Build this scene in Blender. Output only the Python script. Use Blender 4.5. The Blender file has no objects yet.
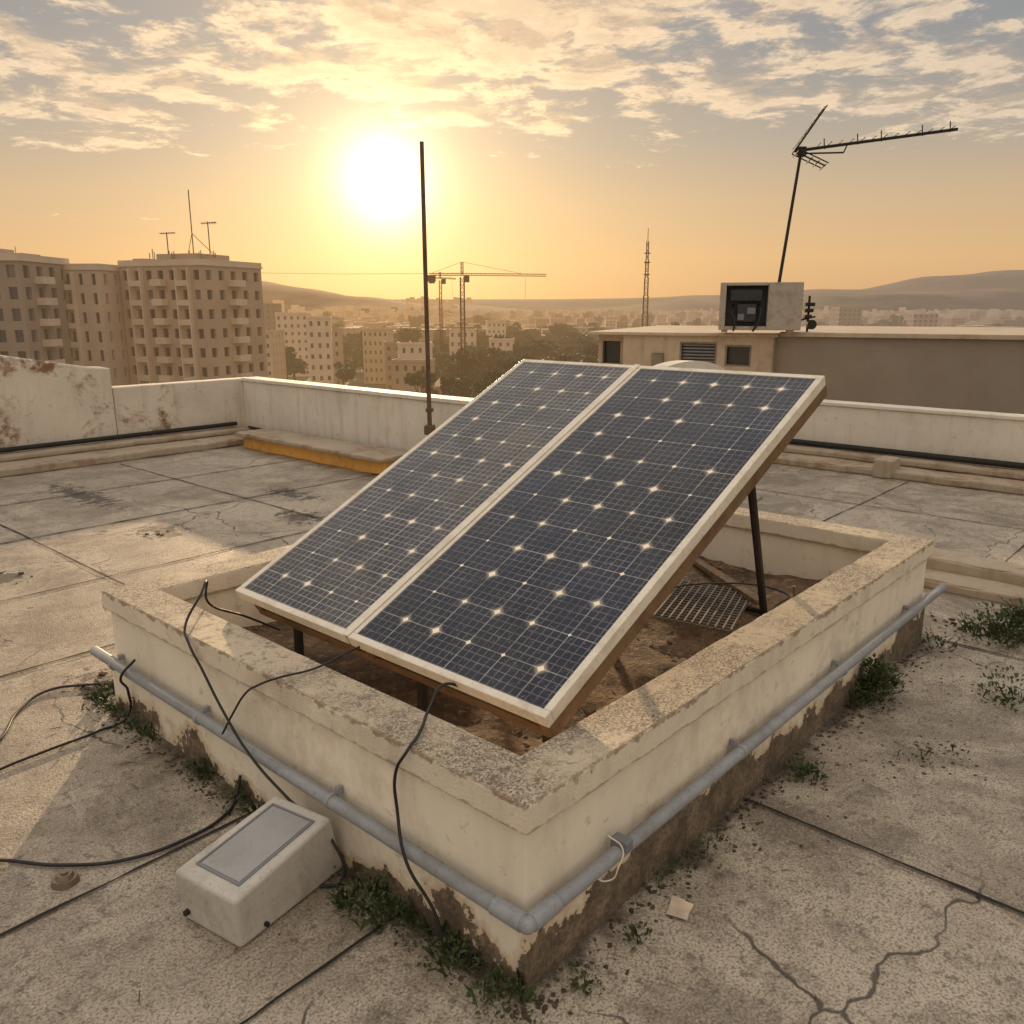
import bpy, bmesh, math, random
from mathutils import Vector, Matrix, noise as mn
random.seed(7)
sc=bpy.context.scene
COL=sc.collection
# ---------------------------------------------------------------- frames
CX,CY=.04,2.045
ANG=math.atan2(.744,.668)
LM=Matrix.Translation((CX,CY,0))@Matrix.Rotation(ANG,4,'Z')
BX,BY=3.58,2.67
# ---------------------------------------------------------------- node helpers
class NT:
    def __init__(s,nt): s.nt=nt; s.n=nt.nodes; s.l=nt.links
    def new(s,t,**k):
        n=s.n.new(t)
        for a,b in k.items(): setattr(n,a,b)
        return n
    def put(s,sock,v):
        if v is None: return
        if isinstance(v,bpy.types.NodeSocket): s.l.new(v,sock)
        else:
            if isinstance(v,(tuple,list)) and len(v)==3 and sock.type=='RGBA': v=(*v,1)
            sock.default_value=v
    def m(s,op,a,b=None,c=None,clamp=False):
        n=s.new('ShaderNodeMath',operation=op,use_clamp=clamp)
        s.put(n.inputs[0],a); s.put(n.inputs[1],b); s.put(n.inputs[2],c); return n.outputs[0]
    def vm(s,op,a,b=None):
        n=s.new('ShaderNodeVectorMath',operation=op)
        s.put(n.inputs[0],a); s.put(n.inputs[1],b)
        return n.outputs['Value'] if op in('DOT_PRODUCT','LENGTH') else n.outputs[0]
    def mix(s,f,a,b,bt='MIX'):
        n=s.new('ShaderNodeMix',data_type='RGBA',blend_type=bt)
        s.put(n.inputs[0],f); s.put(n.inputs[6],a); s.put(n.inputs[7],b); return n.outputs[2]
    def noise(s,co,scale,detail=4,rough=.55,dist=0,out=0):
        n=s.new('ShaderNodeTexNoise'); s.put(n.inputs['Vector'],co)
        n.inputs['Scale'].default_value=scale; n.inputs['Detail'].default_value=detail
        n.inputs['Roughness'].default_value=rough; n.inputs['Distortion'].default_value=dist
        return n.outputs[out]
    def voro(s,co,scale,feat='F1',out='Distance'):
        n=s.new('ShaderNodeTexVoronoi',feature=feat); s.put(n.inputs['Vector'],co); n.inputs['Scale'].default_value=scale
        return n.outputs[out]
    def ramp(s,f,st,interp='LINEAR'):
        n=s.new('ShaderNodeValToRGB'); cr=n.color_ramp; cr.interpolation=interp
        while len(cr.elements)<len(st): cr.elements.new(.5)
        for e,(p,c) in zip(cr.elements,st):
            e.position=p; e.color=(c,c,c,1) if isinstance(c,(int,float)) else (*c,1)
        s.put(n.inputs[0],f); return n.outputs[0]
    def ss(s,x,a,b):
        n=s.new('ShaderNodeMapRange',interpolation_type='SMOOTHSTEP')
        s.put(n.inputs[0],x); n.inputs[1].default_value=a; n.inputs[2].default_value=b; return n.outputs[0]
    def sep(s,v):
        n=s.new('ShaderNodeSeparateXYZ'); s.put(n.inputs[0],v); return n.outputs
    def comb(s,x,y,z=0.):
        n=s.new('ShaderNodeCombineXYZ'); s.put(n.inputs[0],x); s.put(n.inputs[1],y); s.put(n.inputs[2],z); return n.outputs[0]
    def bump(s,h,strength=.5,dist=.01,nrm=None):
        n=s.new('ShaderNodeBump'); n.inputs['Strength'].default_value=strength; n.inputs['Distance'].default_value=dist
        s.put(n.inputs['Height'],h); s.put(n.inputs['Normal'],nrm); return n.outputs[0]
def newmat(name):
    m=bpy.data.materials.new(name); m.use_nodes=True
    t=NT(m.node_tree); b=m.node_tree.nodes['Principled BSDF']
    return m,t,b
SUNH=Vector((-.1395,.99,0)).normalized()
def haze(m,t,L=1000.,mx=.85):  # aerial haze mixed in as emission by distance, warmer toward the sun
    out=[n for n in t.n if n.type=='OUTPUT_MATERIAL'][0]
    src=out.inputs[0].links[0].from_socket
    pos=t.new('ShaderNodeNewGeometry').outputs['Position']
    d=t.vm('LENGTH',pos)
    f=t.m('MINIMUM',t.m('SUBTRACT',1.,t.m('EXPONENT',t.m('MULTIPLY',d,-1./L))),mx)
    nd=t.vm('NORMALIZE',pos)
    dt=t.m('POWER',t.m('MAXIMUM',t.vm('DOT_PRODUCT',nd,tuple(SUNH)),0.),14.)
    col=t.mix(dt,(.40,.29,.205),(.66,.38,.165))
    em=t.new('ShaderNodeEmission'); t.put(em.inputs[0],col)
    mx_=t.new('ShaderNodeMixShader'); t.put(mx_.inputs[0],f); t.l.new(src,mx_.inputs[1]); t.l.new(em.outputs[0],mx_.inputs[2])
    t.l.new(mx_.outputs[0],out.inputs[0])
def obj(t): return t.new('ShaderNodeTexCoord').outputs['Object']
def simple(name,col,rough=.6,metal=0.,var=.25,scale=8.,bumps=0.,hz=None):
    m,t,b=newmat(name); co=obj(t)
    n=t.noise(co,scale,3,.6)
    c=t.mix(t.ramp(n,[(.3,0.),(.7,1.)]),tuple(x*(1-var) for x in col),tuple(min(1,x*(1+var)) for x in col))
    t.put(b.inputs['Base Color'],c); b.inputs['Roughness'].default_value=rough; b.inputs['Metallic'].default_value=metal
    if bumps: t.put(b.inputs['Normal'],t.bump(t.noise(co,scale*4,3,.7),.6,bumps))
    if hz: haze(m,t,hz)
    return m
# ---------------------------------------------------------------- materials
def mat_deck():
    m,t,b=newmat('roof_concrete'); co=obj(t); s=t.sep(co)
    big=t.noise(co,.55,3,.6,.4); med=t.noise(co,2.8,6,.70); fine=t.noise(co,110,2,.7)
    c=t.mix(t.ramp(big,[(.38,0.),(.62,1.)]),(.26,.212,.162),(.46,.395,.315))
    c=t.mix(t.ramp(med,[(.44,.0),(.58,.65)]),c,(.54,.475,.385))
    st=t.ramp(t.noise(co,1.15,6,.74,.8),[(.50,0.),(.61,1.)])
    c=t.mix(t.m('MULTIPLY',st,.60),c,(.115,.088,.064))
    blot=t.ramp(t.noise(co,6.5,5,.72),[(.53,0.),(.63,1.)])
    c=t.mix(t.m('MULTIPLY',blot,.40),c,(.09,.07,.052))
    c=t.mix(t.ramp(fine,[(.36,.80),(.52,0.)]),c,(.11,.088,.066))
    c=t.mix(t.ramp(fine,[(.58,.0),(.72,.5)]),c,(.64,.57,.48))
    mid=t.noise(co,26,3,.65)
    c=t.mix(t.ramp(mid,[(.57,0.),(.66,.60)]),c,(.08,.064,.05))
    cell=t.comb(t.m('FLOOR',t.m('DIVIDE',t.m('SUBTRACT',s[0],1.31),2.2)),t.m('FLOOR',t.m('DIVIDE',t.m('SUBTRACT',s[1],.5),1.55)))
    wn=t.new('ShaderNodeTexWhiteNoise'); t.put(wn.inputs[0],cell)
    c=t.mix(t.m('MULTIPLY',wn.outputs[0],.30),c,(.16,.13,.10))
    # hairline cracks in the old screed
    wob=t.new('ShaderNodeTexNoise'); t.put(wob.inputs['Vector'],co); wob.inputs['Scale'].default_value=3.5; wob.inputs['Detail'].default_value=3
    cw=t.vm('ADD',co,t.vm('MULTIPLY',wob.outputs[1],(.30,.30,0)))
    ed=t.voro(cw,.85,'DISTANCE_TO_EDGE')
    ck=t.m('MULTIPLY',t.m('SUBTRACT',1.,t.ss(ed,.0015,.006)),t.ss(big,.47,.55))
    c=t.mix(t.m('MULTIPLY',ck,.85),c,(.03,.024,.019))
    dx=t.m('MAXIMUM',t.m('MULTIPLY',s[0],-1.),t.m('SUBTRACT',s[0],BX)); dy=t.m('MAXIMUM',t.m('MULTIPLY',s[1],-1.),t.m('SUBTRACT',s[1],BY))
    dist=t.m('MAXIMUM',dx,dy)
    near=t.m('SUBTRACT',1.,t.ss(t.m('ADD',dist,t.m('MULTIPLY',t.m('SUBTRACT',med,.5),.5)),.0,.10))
    c=t.mix(t.m('MULTIPLY',near,.8),c,(.06,.045,.032))  # soil line and contact shade at the curb base, both darkened into the colour
    pm=None
    for (x,y,rx,ry) in ((1.7,5.7,.30,.42),(1.85,7.7,.24,1.1),(2.85,5.25,.22,.45),(3.35,6.2,.22,.6),(.35,5.3,.16,.25),(.05,2.95,.2,.35)):
        q=t.vm('MULTIPLY',t.vm('SUBTRACT',co,(x,y,0)),(1/rx,1/ry,0))
        f=t.m('SUBTRACT',1.,t.vm('LENGTH',q),clamp=True); pm=f if pm is None else t.m('MAXIMUM',pm,f)
    fl=t.noise(co,9,4,.75)
    pf=t.ss(t.m('ADD',fl,t.m('MULTIPLY',pm,.26)),.60,.63)
    pf=t.m('MULTIPLY',pf,t.ss(pm,0.,.15))
    c=t.mix(t.m('MULTIPLY',pf,.9),c,(.04,.032,.025))
    t.put(b.inputs['Base Color'],c)
    t.put(b.inputs['Roughness'],t.ramp(med,[(.3,.42),(.7,.75)]))
    t.put(b.inputs['Normal'],t.bump(t.noise(co,75,3,.75),.65,.007))
    return m
def plaster_nodes(t,co,base,amount,rust,zone=None):
    c=t.mix(t.ramp(t.noise(co,1.7,3,.6),[(.3,0.),(.7,1.)]),tuple(x*.84 for x in base),base)
    stk=t.ramp(t.noise(t.vm('MULTIPLY',co,(9.,9.,.8)),1.,4,.6),[(.52,0.),(.76,1.)])
    c=t.mix(t.m('MULTIPLY',stk,.7*amount),c,(.28,.20,.125))
    sp=t.ramp(t.noise(co,14,5,.7),[(.60,0.),(.67,1.)])
    c=t.mix(t.m('MULTIPLY',sp,.25+.35*amount),c,(.24,.175,.115))
    if rust:
        rr=t.ramp(t.noise(co,1.4,4,.7,.6),[(.50,0.),(.60,1.)]); r2=t.ramp(t.noise(co,9,5,.7),[(.40,0.),(.56,1.)])
        f=t.m('MULTIPLY',t.m('MULTIPLY',rr,r2),rust)
        if zone is not None: f=t.m('MULTIPLY',f,zone)
        c=t.mix(f,c,(.22,.115,.055))
    return c
def mat_plaster(name,base=(.62,.55,.44),stainz=None,amount=.5,rust=0.,zone=None):
    m,t,b=newmat(name); co=obj(t); s=t.sep(co)
    zn=None
    if zone: zn=t.m('MULTIPLY_ADD',t.m('MULTIPLY',t.ss(s[0],zone[0]-.4,zone[0]),t.m('SUBTRACT',1.,t.ss(s[0],zone[1],zone[1]+.4))),.92,.08)
    c=plaster_nodes(t,co,base,amount,rust,zn)
    if stainz is not None:
        n=t.noise(co,2.6,6,.68)
        side=t.m('MULTIPLY',t.m('SUBTRACT',1.,t.ss(s[1],.0,.05)),.085)
        side2=t.m('MULTIPLY',t.m('SUBTRACT',1.,t.ss(s[1],.5,1.3)),.03)
        lim=t.m('ADD',t.m('ADD',t.m('ADD',stainz,side),side2),t.m('MULTIPLY',t.m('SUBTRACT',n,.5),.70))
        lim=t.m('MINIMUM',lim,.235)
        f=t.ss(t.m('SUBTRACT',lim,s[2]),-.004,.004)
        con=t.mix(t.ramp(t.noise(co,9,5,.7),[(.35,0.),(.65,1.)]),(.085,.062,.042),(.25,.19,.13))
        con=t.mix(t.ramp(t.noise(co,60,2,.7),[(.4,.6),(.55,0.)]),con,(.06,.045,.03))
        edge=t.ss(t.m('SUBTRACT',t.m('ADD',lim,.08),s[2]),0.,.08)
        c=t.mix(t.m('MULTIPLY',edge,.55),c,(.46,.30,.15))
        c=t.mix(f,c,con)
        up=t.ss(t.m('ADD',s[2],t.m('MULTIPLY',n,.12)),.545,.58)
        c=t.mix(t.m('MULTIPLY',up,.35),c,(.26,.19,.13))
    t.put(b.inputs['Base Color'],c); b.inputs['Roughness'].default_value=.72
    t.put(b.inputs['Normal'],t.bump(t.noise(co,30,4,.7),.4,.005))
    return m
def mat_cap():
    m,t,b=newmat('aggregate_concrete'); co=obj(t); p=t.sep(co)
    v=t.voro(co,160,out='Color'); s=t.sep(v)
    c=t.mix(t.ramp(s[0],[(0.,0.),(1.,1.)]),(.12,.095,.07),(.52,.44,.34))
    w=t.ramp(t.noise(co,2.2,5,.7),[(.46,0.),(.60,.75)])
    c=t.mix(w,c,(.55,.46,.34))
    c=t.mix(t.ramp(t.noise(co,22,4,.7),[(.55,0.),(.65,.7)]),c,(.13,.10,.07))
    side=plaster_nodes(t,co,(.76,.68,.56),.35,.2)
    nz=t.sep(t.new('ShaderNodeNewGeometry').outputs['True Normal'])[2]
    wr=t.noise(co,13,4,.72)
    jag=t.m('ADD',nz,t.m('MULTIPLY',t.m('SUBTRACT',wr,.5),1.4))
    f=t.ss(jag,.35,.6)
    c=t.mix(f,side,c)
    e=t.m('MINIMUM',t.m('MINIMUM',t.m('ADD',p[0],.012),t.m('SUBTRACT',BX+.012,p[0])),t.m('MINIMUM',t.m('ADD',p[1],.012),t.m('SUBTRACT',BY+.012,p[1])))
    em=t.m('MULTIPLY',t.m('SUBTRACT',1.,t.ss(e,.0,.016)),t.ss(t.m('ADD',p[2],t.m('MULTIPLY',t.m('SUBTRACT',wr,.5),.12)),.585,.60))
    c=t.mix(t.m('MULTIPLY',em,.75),c,(.21,.14,.085))
    lowe=t.m('SUBTRACT',1.,t.ss(t.m('ADD',p[2],t.m('MULTIPLY',t.m('SUBTRACT',wr,.5),.05)),.512,.522))
    c=t.mix(t.m('MULTIPLY',lowe,.6),c,(.20,.15,.10))
    t.put(b.inputs['Base Color'],c); b.inputs['Roughness'].default_value=.8
    t.put(b.inputs['Normal'],t.bump(t.noise(co,90,3,.7),.7,.006)); return m
def mat_dirt():
    m,t,b=newmat('packed_soil'); co=obj(t)
    c=t.mix(t.ramp(t.noise(co,3,6,.7),[(.35,0.),(.65,1.)]),(.055,.034,.019),(.25,.155,.085))
    c=t.mix(t.ramp(t.noise(co,40,4,.7),[(.5,0.),(.7,.8)]),c,(.035,.024,.015))
    c=t.mix(t.ramp(t.noise(co,24,3,.7),[(.58,0.),(.66,.6)]),c,(.36,.27,.18))
    t.put(b.inputs['Base Color'],c); b.inputs['Roughness'].default_value=.95
    t.put(b.inputs['Normal'],t.bump(t.noise(co,18,5,.75),1.,.03)); return m
def mat_cells(name,sheen=0.):  # sheen: reflected glare painted in as paler grid lines and film
    m,t,b=newmat(name); co=obj(t); s=t.sep(co)
    P=.172; F=P/5
    def line(x,p,w):
        f=t.m('PINGPONG',x,p/2)
        return t.m('SUBTRACT',1.,t.ss(f,w*.5,w*.5+.0012))
    x=s[0]; y=s[1]
    lv=t.noise(co,7,4,.75); lm=t.ramp(lv,[(.38,.35),(.62,1.)])
    fine=t.m('MAXIMUM',line(x,F,.0022),line(y,F,.0022))
    cell=t.m('MAXIMUM',line(x,P,.0036),line(y,P,.0030))
    dx=t.m('PINGPONG',x,P/2); dy=t.m('PINGPONG',y,P/2)
    dd=t.m('ADD',dx,dy)
    cid=t.comb(t.m('ROUND',t.m('DIVIDE',x,P)),t.m('ROUND',t.m('DIVIDE',y,P)))
    wn=t.new('ShaderNodeTexWhiteNoise'); t.put(wn.inputs[0],cid)
    rad=t.m('MULTIPLY_ADD',wn.outputs[0],.012,.004)
    dia=t.m('SUBTRACT',1.,t.ss(t.m('SUBTRACT',dd,rad),0.,.006))
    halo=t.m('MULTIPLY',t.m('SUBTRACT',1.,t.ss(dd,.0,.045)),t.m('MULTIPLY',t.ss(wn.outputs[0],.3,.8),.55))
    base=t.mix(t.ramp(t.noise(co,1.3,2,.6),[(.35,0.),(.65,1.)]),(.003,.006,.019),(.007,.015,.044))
    dust_sheen=t.ramp(t.noise(co,2.3,6,.72,.5),[(.40,0.),(.72,1.)])
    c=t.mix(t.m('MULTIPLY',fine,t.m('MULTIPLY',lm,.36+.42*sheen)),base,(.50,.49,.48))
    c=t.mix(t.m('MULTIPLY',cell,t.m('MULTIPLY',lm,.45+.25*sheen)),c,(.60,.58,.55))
    c=t.mix(t.m('MAXIMUM',dia,halo),c,(1.,.88,.70))  # corner diamonds with glints and glow halos painted into the base colour
    c=t.mix(t.m('MULTIPLY_ADD',dust_sheen,.05+.14*sheen,.003+.05*sheen),c,(.45,.40,.33))  # dust, plus reflected sky sheen painted into the colour as sheen rises
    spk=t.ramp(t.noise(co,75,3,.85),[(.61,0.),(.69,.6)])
    c=t.mix(t.m('MULTIPLY',spk,.6+.3*sheen),c,(.52,.47,.41))  # small glints painted as pale flecks
    t.put(b.inputs['Base Color'],c)
    t.put(b.inputs['Roughness'],t.m('MULTIPLY_ADD',dust_sheen,.22,.07+.10*sheen))
    b.inputs['Specular IOR Level'].default_value=.30
    return m
def mat_metal(name,col,rough=.45,metal=.5,grime=.4,gc=(.16,.11,.07)):
    m,t,b=newmat(name); co=obj(t)
    g=t.ramp(t.noise(co,6,5,.7,.4),[(.46,0.),(.70,1.)])
    c=t.mix(t.m('MULTIPLY',g,grime),col,gc)
    c=t.mix(t.ramp(t.noise(co,60,3,.7),[(.58,0.),(.68,grime)]),c,gc)
    t.put(b.inputs['Base Color'],c); b.inputs['Metallic'].default_value=metal
    t.put(b.inputs['Roughness'],t.m('MULTIPLY_ADD',g,.3,rough)); return m
def mat_leaf(name,a,b_,hz=None):
    m,t,b=newmat(name); 
    co=obj(t); r=t.noise(co,.5 if hz else 6,2,.6); i=t.new('ShaderNodeNewGeometry').outputs['Random Per Island']
    c=t.mix(t.m('ADD',t.m('MULTIPLY',t.ramp(r,[(.3,0.),(.7,1.)]),.5),t.m('MULTIPLY',i,.5)),a,b_)
    t.put(b.inputs['Base Color'],c); b.inputs['Roughness'].default_value=.7
    if hz: haze(m,t,hz)
    return m
def mat_city(name,base,hz=900.):
    m,t,b=newmat(name); co=obj(t); s=t.sep(co)
    i=t.new('ShaderNodeNewGeometry').outputs['Random Per Island']
    c=t.ramp(i,[(0.,(.10,.08,.065)),(.3,(.25,.20,.155)),(.6,(.42,.35,.28)),(.85,(.22,.13,.09)),(1.,(.60,.53,.45))])
    ux=t.m('ADD',s[0],s[1])
    w=t.m('MULTIPLY',t.m('GREATER_THAN',t.m('PINGPONG',ux,1.6),.9),t.m('GREATER_THAN',t.m('PINGPONG',s[2],1.5),.75))
    nz=t.sep(t.new('ShaderNodeNewGeometry').outputs['Normal'])[2]
    w=t.m('MULTIPLY',w,t.m('LESS_THAN',nz,.5))
    c=t.mix(t.m('MULTIPLY',w,.8),c,(.05,.045,.04))
    t.put(b.inputs['Base Color'],c); b.inputs['Roughness'].default_value=.85
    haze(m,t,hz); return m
def mat_terrain(name,a,b_,hz,scale=.01,mx=.9):
    m,t,b=newmat(name); co=obj(t)
    c=t.mix(t.ramp(t.noise(co,scale,5,.7),[(.4,0.),(.6,1.)]),a,b_)
    t.put(b.inputs['Base Color'],c); b.inputs['Roughness'].default_value=.95
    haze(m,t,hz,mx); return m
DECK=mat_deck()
CURB=mat_plaster('curb_plaster',(.84,.765,.64),stainz=.045,amount=.28,rust=.2)
PARA=mat_plaster('parapet_plaster',(.70,.63,.54),amount=.45,rust=1.,zone=(2.0,3.9))
PARA2=mat_plaster('parapet_plaster_white',(.74,.685,.60),amount=.4,rust=.15)
LEDGE=mat_plaster('ledge_plaster',(.40,.33,.25),amount=1.,rust=.6)
WARM_LIT=mat_plaster('warm_lit_plaster',(.80,.42,.10),amount=.5,rust=.3)  # warm light on the plinth face put into its base colour
CAP=mat_cap(); DIRT=mat_dirt()
CELL=mat_cells('pv_cells',0.); CELL2=mat_cells('pv_cells_painted_sheen',1.)
ALU=mat_metal('weathered_aluminium',(.76,.70,.60),.42,.1,.35,(.27,.18,.10))
RUST=mat_metal('rusty_steel',(.20,.12,.06),.7,.2,.6,(.08,.04,.02))
BLACK=simple('black_rubber',(.010,.010,.011),.55,var=.3,scale=30)
BLKMET=simple('black_steel',(.018,.016,.014),.8,0.,scale=20)
PIPE=mat_metal('grey_pvc_conduit',(.29,.31,.34),.40,.05,.4,(.12,.10,.08))
WHITEP=mat_metal('painted_enclosure',(.50,.475,.435),.5,.0,.45,(.20,.15,.10))
GREYP=mat_metal('grey_label',(.17,.18,.20),.45,.0,.25,(.14,.12,.10))
GRATE=mat_metal('galvanised_grating',(.22,.19,.16),.6,.2,.6,(.10,.07,.045))
LEAF=mat_leaf('weed_leaf',(.022,.040,.010),(.075,.10,.03))
JOINT=simple('joint_tar',(.014,.011,.009),.9,scale=15)
ROCK=simple('rubble_stone',(.17,.12,.08),.9,var=.5,scale=20,bumps=.01)
WOOD=simple('weathered_wood',(.18,.12,.07),.85,var=.4,scale=25,bumps=.004)
# ---------------------------------------------------------------- mesh helpers
def mk(name,bm,mats,parent=None,mw=None,smooth=False):
    me=bpy.data.meshes.new(name); bm.to_mesh(me); bm.free()
    for x in (mats if isinstance(mats,(list,tuple)) else [mats]): me.materials.append(x)
    if smooth:
        for p in me.polygons: p.use_smooth=True
    o=bpy.data.objects.new(name,me); COL.objects.link(o)
    if parent is not None: o.parent=parent
    if mw is not None: o.matrix_world=mw
    return o
def empty(name,mw=None):
    o=bpy.data.objects.new(name,None); o.empty_display_size=.2; COL.objects.link(o)
    if mw is not None: o.matrix_world=mw
    return o
def quad(bm,pts,mi=0):
    f=bm.faces.new([bm.verts.new(p) for p in pts]); f.material_index=mi; return f
BOXF=((0,3,2,1),(4,5,6,7),(0,1,5,4),(1,2,6,5),(2,3,7,6),(3,0,4,7))
def rawbox(bm,lo,hi,mi=0,M=None):
    P=[Vector(p) for p in ((lo[0],lo[1],lo[2]),(hi[0],lo[1],lo[2]),(hi[0],hi[1],lo[2]),(lo[0],hi[1],lo[2]),(lo[0],lo[1],hi[2]),(hi[0],lo[1],hi[2]),(hi[0],hi[1],hi[2]),(lo[0],hi[1],hi[2]))]
    if M is not None: P=[M@p for p in P]
    V=[bm.verts.new(p) for p in P]
    for q in BOXF: bm.faces.new([V[i] for i in q]).material_index=mi
    return V
def addbox(bm,lo,hi,mi=0,bev=0.,M=None):
    lo2=[min(lo[i],hi[i]) for i in range(3)]; hi2=[max(lo[i],hi[i]) for i in range(3)]
    if bev<=0: return rawbox(bm,lo2,hi2,mi,M)
    tb=bmesh.new(); rawbox(tb,lo2,hi2)
    bmesh.ops.bevel(tb,geom=tb.edges[:],offset=bev,segments=2,affect='EDGES',profile=.5)
    mp={}
    for v in tb.verts: mp[v]=bm.verts.new(M@v.co if M is not None else v.co)
    for f in tb.faces: bm.faces.new([mp[v] for v in f.verts]).material_index=mi
    tb.free(); return list(mp.values())
def cyl(bm,p0,p1,r,seg=10,mi=0,r2=None):
    p0=Vector(p0);p1=Vector(p1);q=(p1-p0).to_track_quat('Z','Y'); r2=r if r2 is None else r2
    A=[];B=[]
    for k in range(seg):
        a=2*math.pi*k/seg; o=q@Vector((math.cos(a),math.sin(a),0))
        A.append(bm.verts.new(p0+o*r)); B.append(bm.verts.new(p1+o*r2))
    for k in range(seg):
        n=(k+1)%seg; bm.faces.new((A[k],A[n],B[n],B[k])).material_index=mi
    bm.faces.new(A[::-1]).material_index=mi; bm.faces.new(B).material_index=mi
def slice_(bm,axis,lo,hi,step):
    x=lo+step
    nrm=[0,0,0]; nrm[axis]=1
    while x<hi-1e-4:
        co=[0,0,0]; co[axis]=x
        bmesh.ops.bisect_plane(bm,geom=bm.verts[:]+bm.edges[:]+bm.faces[:],plane_co=co,plane_no=nrm)
        x+=step
def rough(bm,amp,scale,chip=0.,seed=0.):
    bm.normal_update()
    for v in bm.verts:
        n=mn.noise_vector(v.co*scale+Vector((seed,seed*2,3)))
        v.co+=n*amp
        if chip and len(v.link_faces)>=3:
            mi=min(f.normal.dot(g.normal) for f in v.link_faces for g in v.link_faces)
            if mi<.9:
                k=mn.noise(v.co*5.5+Vector((seed,7,1)))
                if k>.12: v.co-=v.normal*chip*min(1,(k-.12)*4)*random.uniform(.5,1)
def sharp_bevel(bm,off,seg=2):
    bm.normal_update()
    es=[e for e in bm.edges if len(e.link_faces)==2 and e.link_faces[0].normal.dot(e.link_faces[1].normal)<.7]
    bmesh.ops.bevel(bm,geom=es,offset=off,segments=seg,affect='EDGES',profile=.5)
def ring(name,o,i,z0,z1,mat,parent,bev=.012,step=.045,amp=.003,chip=.012,seed=0.):
    bm=bmesh.new()
    def rc(r,z): return [bm.verts.new((x,y,z)) for x,y in ((r[0],r[2]),(r[1],r[2]),(r[1],r[3]),(r[0],r[3]))]
    ot,it,ob,ib=rc(o,z1),rc(i,z1),rc(o,z0),rc(i,z0)
    for k in range(4):
        n=(k+1)%4
        bm.faces.new((ot[k],ot[n],it[n],it[k])); bm.faces.new((ob[n],ob[k],ib[k],ib[n]))
        bm.faces.new((ob[k],ob[n],ot[n],ot[k])); bm.faces.new((ib[n],ib[k],it[k],it[n]))
    bmesh.ops.recalc_face_normals(bm,faces=bm.faces)
    if bev: sharp_bevel(bm,bev)
    slice_(bm,0,o[0],o[1],step); slice_(bm,1,o[2],o[3],step)
    rough(bm,amp,6.,chip,seed)
    return mk(name,bm,mat,parent,smooth=False)
def wallbox(name,lo,hi,mat,parent,step=.15,amp=.004,bev=.015,chip=.01,seed=0.):
    bm=bmesh.new(); addbox(bm,lo,hi); sharp_bevel(bm,bev)
    for a in (0,1):
        if hi[a]-lo[a]>step*2: slice_(bm,a,lo[a],hi[a],step)
    rough(bm,amp,3.,chip,seed); return mk(name,bm,mat,parent)
def tube(name,pts,r,mat,parent=None,M=None,res=3,bez=True):
    cu=bpy.data.curves.new(name,'CURVE'); cu.dimensions='3D'; cu.bevel_depth=r; cu.bevel_resolution=res; cu.use_fill_caps=True
    if bez:
        sp=cu.splines.new('BEZIER'); sp.bezier_points.add(len(pts)-1)
        for b,p in zip(sp.bezier_points,pts): b.co=p; b.handle_left_type=b.handle_right_type='AUTO'
        sp.resolution_u=10
    else:
        sp=cu.splines.new('POLY'); sp.points.add(len(pts)-1)
        for b,p in zip(sp.points,pts): b.co=(*p,1)
    cu.materials.append(mat)
    o=bpy.data.objects.new(name,cu); COL.objects.link(o)
    if parent is not None: o.parent=parent
    if M is not None: o.matrix_world=M
    return o
# ================================================================= ROOF DECK
deck=empty('roof_deck',LM)
bm=bmesh.new()
def grid(bm,x0,x1,y0,y1,z,step,amp=.004):
    nx=max(1,int((x1-x0)/step)); ny=max(1,int((y1-y0)/step))
    V=[[bm.verts.new((x0+(x1-x0)*i/nx,y0+(y1-y0)*j/ny,z+amp*mn.noise(Vector((x0+(x1-x0)*i/nx,y0+(y1-y0)*j/ny,0))*1.3))) for j in range(ny+1)] for i in range(nx+1)]
    for i in range(nx):
        for j in range(ny): bm.faces.new((V[i][j],V[i+1][j],V[i+1][j+1],V[i][j+1]))
grid(bm,-7,5.3,-7,10.2,0,.25); 
grid(bm,5.3,9.1,-7,4.1,0,.25)
bmesh.ops.remove_doubles(bm,verts=bm.verts,dist=.001)
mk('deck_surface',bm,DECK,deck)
BODY=simple('building_body_render',(.4,.34,.27),.85)
bm=bmesh.new(); addbox(bm,(-7,-7,-24.9),(5.3,10.2,-.03)); addbox(bm,(5.303,-7,-24.9),(9.1,4.1,-.03)); mk('building_body',bm,BODY,deck)
bm=bmesh.new()
def joint(axis,c,a0,a1,w=.016,z=.0075):
    n=max(2,int((a1-a0)/.08)); pv=None
    for i in range(n+1):
        s=a0+(a1-a0)*i/n
        off=c+.010*mn.noise(Vector((s*1.7,c*3,0)))+.004*mn.noise(Vector((s*9,c,2)))
        ww=w*(.45+.9*abs(mn.noise(Vector((s*4,c,5))))+.4*random.random())
        if axis=='b': p=(off-ww/2,s,z),(off+ww/2,s,z)
        else: p=(s,off-ww/2,z),(s,off+ww/2,z)
        cur=[bm.verts.new(q) for q in p]
        if pv: bm.faces.new((pv[0],pv[1],cur[1],cur[0]))
        pv=cur
for c,a0,a1 in ((1.31,-7,-.02),(-1.3,-7,0),(.85,2.7,9.2),(-1.15,1.4,9.2),(2.9,2.7,9.2),(3.6,-7,-.05),(6.8,-7,4)): joint('b',c,a0,a1)
for c,a0,a1 in ((.5,-7,-.02),(1.36,-7,-.02),(3.45,-7,4.8),(4.75,-7,4.8),(6.3,-7,4.6),(7.8,-7,4.6),(-1.62,-7,-.9),(-3.2,-7,8.3),(1.55,4.9,8.3),(0,4.9,8.3),(-1.62,4.9,8.3)): joint('a',c,a0,a1,.020 if c>3 else .013)
bmesh.ops.recalc_face_normals(bm,faces=bm.faces)
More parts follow.
